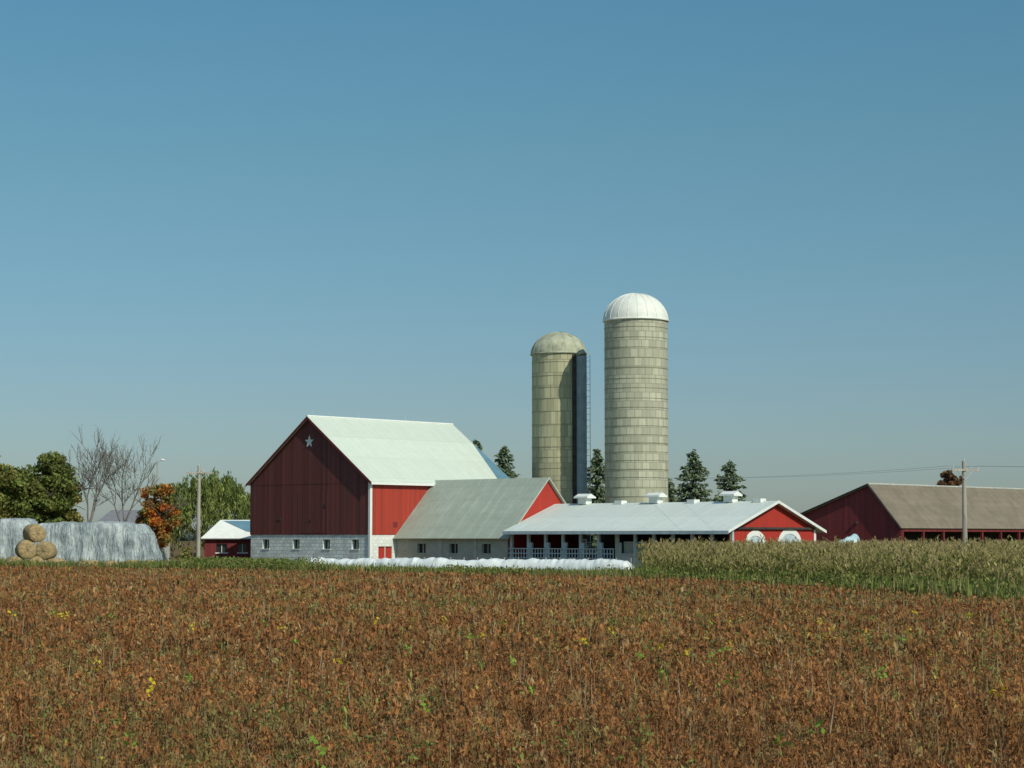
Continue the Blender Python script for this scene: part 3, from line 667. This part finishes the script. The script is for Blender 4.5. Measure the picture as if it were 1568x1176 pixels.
tube_obj(E,'lamp_arm',[((0,0,11.3),(.5,0,11.7),.04,.04)],STEEL,6); tube_obj(E,'lamp_head',[((.45,0,11.72),(.85,0,11.65),.13,.09)],WHITE,8)
segs=[]
def wire(a,b_,sag,n=24,r=.009):
    a=Vector(a);b_=Vector(b_); pr=None
    for i in range(n+1):
        t_=i/n; p=a.lerp(b_,t_); p.z-=sag*4*t_*(1-t_)
        if pr: segs.append((pr,p,r,r))
        pr=p
# line from the road pole to a pole standing behind the short silo, then on behind the barn
for o in(-.95,.95):
    wire((6.6+o,216,9.4),(28.1+o,130,7.4),.55,40); wire((28.1+o,130,7.4),(60+o,100,8),.6); wire((6.6+o,216,9.4),(-16+o,250,9.4),.6)
tube_obj(None,'power_lines',segs,WOOD,4)
pole('utility_pole',6.6,216,10,.6)

# ------------------------------------------------------------------ hay stacks, bales
def m_tarp():
    b=NB('silver_tarp',.55,.35); n=b.noise(1.1,(1,1,.55),7,.75); n2=b.noise(2.6,(1.6,1,.3),4)
    c=b.ramp(n,[(.36,(.17,.21,.21)),(.48,(.33,.38,.37)),(.60,(.55,.60,.56))]); c=b.mix(b.math('MULTIPLY',n2,.35),c,(.27,.32,.32))  # grey noise patches are fold shadow put into the tarp colour
    b.bump(n2,.3,.9); return b.out(c)
TARP=m_tarp()
def m_straw():
    b=NB('straw',.95,.1); n=b.noise(4,(1,1,1),6,.75); c=b.ramp(n,[(.3,(.22,.15,.07)),(.55,(.42,.32,.16)),(.75,(.54,.43,.24))])
    s=b.sep(); r=b.math('SQRT',b.math('ADD',b.math('POWER',s[0],2),b.math('POWER',s[2],2)))
    w_=b.math('SINE',b.math('MULTIPLY',r,30)); c=b.mix(b.math('MULTIPLY',b.math('MAXIMUM',w_,0),.15),c,(.20,.13,.06)); b.bump(n,.1,.9); return b.out(c)
STRAW=m_straw()
def tarp_stack(x,y,lx,ly,h,rz,seed,tw=.70):
    """tarp draped over a long block of stacked bales: flat sagging top, steep creased sides, flared skirt"""
    E=empty('tarp_covered_haystack',(x,y,0),rz); n1,n2=120,60; v=[];f=[]
    # profile param 0..1 from the ground to the middle of the top (per side)
    def prof(t):      # returns (inward fraction 0 edge..1 centre, height fraction)
        pts=[(0,0,0),(.30,.10,.36),(.52,.17,.74),(.64,.24,.93),(.72,.32,1.0),(1,1,1.0)]
        for (a,i0,h0),(b_,i1,h1) in zip(pts,pts[1:]):
            if t<=b_:
                q=(t-a)/(b_-a); return i0+(i1-i0)*q,h0+(h1-h0)*q
        return 1,1
    for i in range(n1+1):
        s=i/n1*2-1; ix,hx=prof(1-abs(s)); px=math.copysign((1-ix)*lx/2,s)
        for j in range(n2+1):
            t_=j/n2*2-1; iy,hy=prof(1-abs(t_)); py=math.copysign((1-iy)*ly/2,t_)
            hz=min(hx,hy); z=h*hz
            crease=.12*math.sin(px*5.2+seed+1.2*noise.noise(Vector((px*.6,z*.5,seed))))*(1-hz*.75)
            q=Vector((px*.9+seed,py*.9,z*.8)); nz=noise.noise(q*1.3)*.13+noise.noise(q*3.4)*.07
            rows=-.09*abs(math.sin(px*math.pi/1.5+seed))*(1 if hz>.9 else 0)
            slump=.22*noise.noise(Vector((px*.35,seed,0)))*hz
            v.append((px+nz*.8,py+(nz*1.0+crease)*(-1 if t_<0 else 1),max(-.1,z+(nz*.6+rows+slump)*(1 if hz>.05 else 0))))
    for i in range(n1):
        for j in range(n2):
            a=i*(n2+1)+j; f.append((a,a+n2+1,a+n2+2,a+1))
    mesh('tarp',v,f,E,TARP,True)
    sg=[]
    for s in np.linspace(-.75,.75,6):
        i=int((s+1)/2*n1); pr=None
        for j in range(0,n2+1,2):
            p=Vector(v[i*(n2+1)+j])+Vector((0,0,.04))
            if pr: sg.append((pr,p,.018,.018))
            pr=p
    tube_obj(E,'tie_ropes',sg,CONC,4); return E
tarp_stack(-33.4,167,11.0,6,4.15,math.radians(-4),1)
tarp_stack(-42.3,173,7.4,6,4.45,math.radians(4),5)
def rbale(E,nm,x,y,z,r,ln,ry=0,rz=0):
    N=28; prof=[(0,0),(r*.55,-.03),(r*.93,0),(r,.08),(r*1.01,ln/2),(r,ln-.08),(r*.93,ln),(r*.55,ln+.03),(0,ln)]
    v=[];f=[]
    for (q,w_) in prof:
        for i in range(N):
            a=2*math.pi*i/N; j=1+.03*math.sin(3*a+x)+.02*math.sin(5*a+z*3)
            v.append((q*j*math.cos(a),w_-ln/2+.02*random.gauss(0,1),q*j*math.sin(a)*.94))
    for p_ in range(len(prof)-1):
        for i in range(N): f.append((p_*N+i,p_*N+(i+1)%N,(p_+1)*N+(i+1)%N,(p_+1)*N+i))
    o=mesh(nm,v,f,E,STRAW,True); o.location=(x,y,z); o.rotation_euler=(0,ry,rz); return o
E=empty('round_bale_stack',(-37.1,161,0),.12)
for i,(x,z,yy,r,rz) in enumerate([(-1.0,.74,0,.78,.4),(.6,.72,.15,.78,.15),(2.05,.68,-.2,.70,-.5),(-.25,2.0,.1,.75,.3),(1.25,1.92,.2,.72,-.2),(.35,3.25,.3,.72,.5)]):
    rbale(E,'bale_%d'%(i+1),x,yy,z,r,1.4,random.random()*3,rz)
E=empty('old_round_bales',(-33,158,0),.05)
for i in range(6): rbale(E,'bale_%d'%(i+1),1.2+i*1.5,random.gauss(0,.4),.6,.66,1.3,random.random()*3,random.gauss(0,.7))

def silage():
    WR=m_plain('white_silage_plastic',(.70,.75,.71),.45,.14,1.1,bump=.08,spec=.4)
    P0=Vector((-17.6,173,0)); P1=Vector((9.6,160,0)); D=(P1-P0); Ln=D.length; D.normalize(); Nn=Vector((-D.y,D.x,0))
    n=260; m=18; v=[];f=[]
    for i in range(n+1):
        s=i/n*Ln; c=P0+D*s+Nn*(.35*math.sin(s*.35))
        hh=1.26+.22*noise.noise(Vector((s*.35,3,0)))+.14*noise.noise(Vector((s*1.3,9,0)))+.08*noise.noise(Vector((s*3.1,2,4)))
        ww=.9+.12*noise.noise(Vector((s*1.1,6,1)))
        e_=min(1,s/.8,(Ln-s)/.8); hh*=math.sqrt(max(.02,e_))
        for j in range(m+1):
            a=math.pi*j/m; cs=math.cos(a); sn=math.sin(a)
            p=c+Nn*(ww*math.copysign(abs(cs)**.7,cs)); zz=hh*abs(sn)**.75+.07*noise.noise(Vector((s*2.2,a*2,2)))
            p.z=max(-.05,zz-.02); v.append(p)
    for i in range(n):
        for j in range(m):
            q=i*(m+1)+j; f.append((q,q+m+1,q+m+2,q+1))
    mesh('silage_tube',v,f,None,WR,True)
silage()

sg=[]
for i in range(26):
    x=-16+i*1.1; y=176-i*.52; sg.append(((x,y,-.1),(x,y,1.35),.05,.045))
tube_obj(None,'yard_fence',sg,WOOD,6)
T=empty('covered_trailer',(29.4,186,0),.4)
v=[];f=[];
for i in range(13):
    s=i/12
    for j in range(11):
        a=math.pi*j/10; rr=.85*(.55+.45*s); v.append((s*2.6-1.3,math.cos(a)*rr,1.3+abs(math.sin(a))**.7*(1.0+1.0*s)+.06*math.sin(i*2+j)))
for i in range(12):
    for j in range(10):
        q=i*11+j; f.append((q,q+11,q+12,q+1))
mesh('tarp_cover',v,f,T,m_plain('blue_white_tarp',(.42,.58,.60),.5,.25,2),True)
boxes(T,'bed',[(-1.4,1.4,-.9,.9,.95,1.28)],DARK)
tube_obj(T,'wheels',[((-.6,-1.0,.45),(-.6,-.8,.45),.45,.45),((-.6,.8,.45),(-.6,1.0,.45),.45,.45),((.6,-1.0,.45),(.6,-.8,.45),.45,.45),((.6,.8,.45),(.6,1.0,.45),.45,.45)],DARK,16)
tube_obj(T,'drawbar',[((-1.4,0,1.0),(-2.6,0,.6),.06,.05)],STEEL,6)
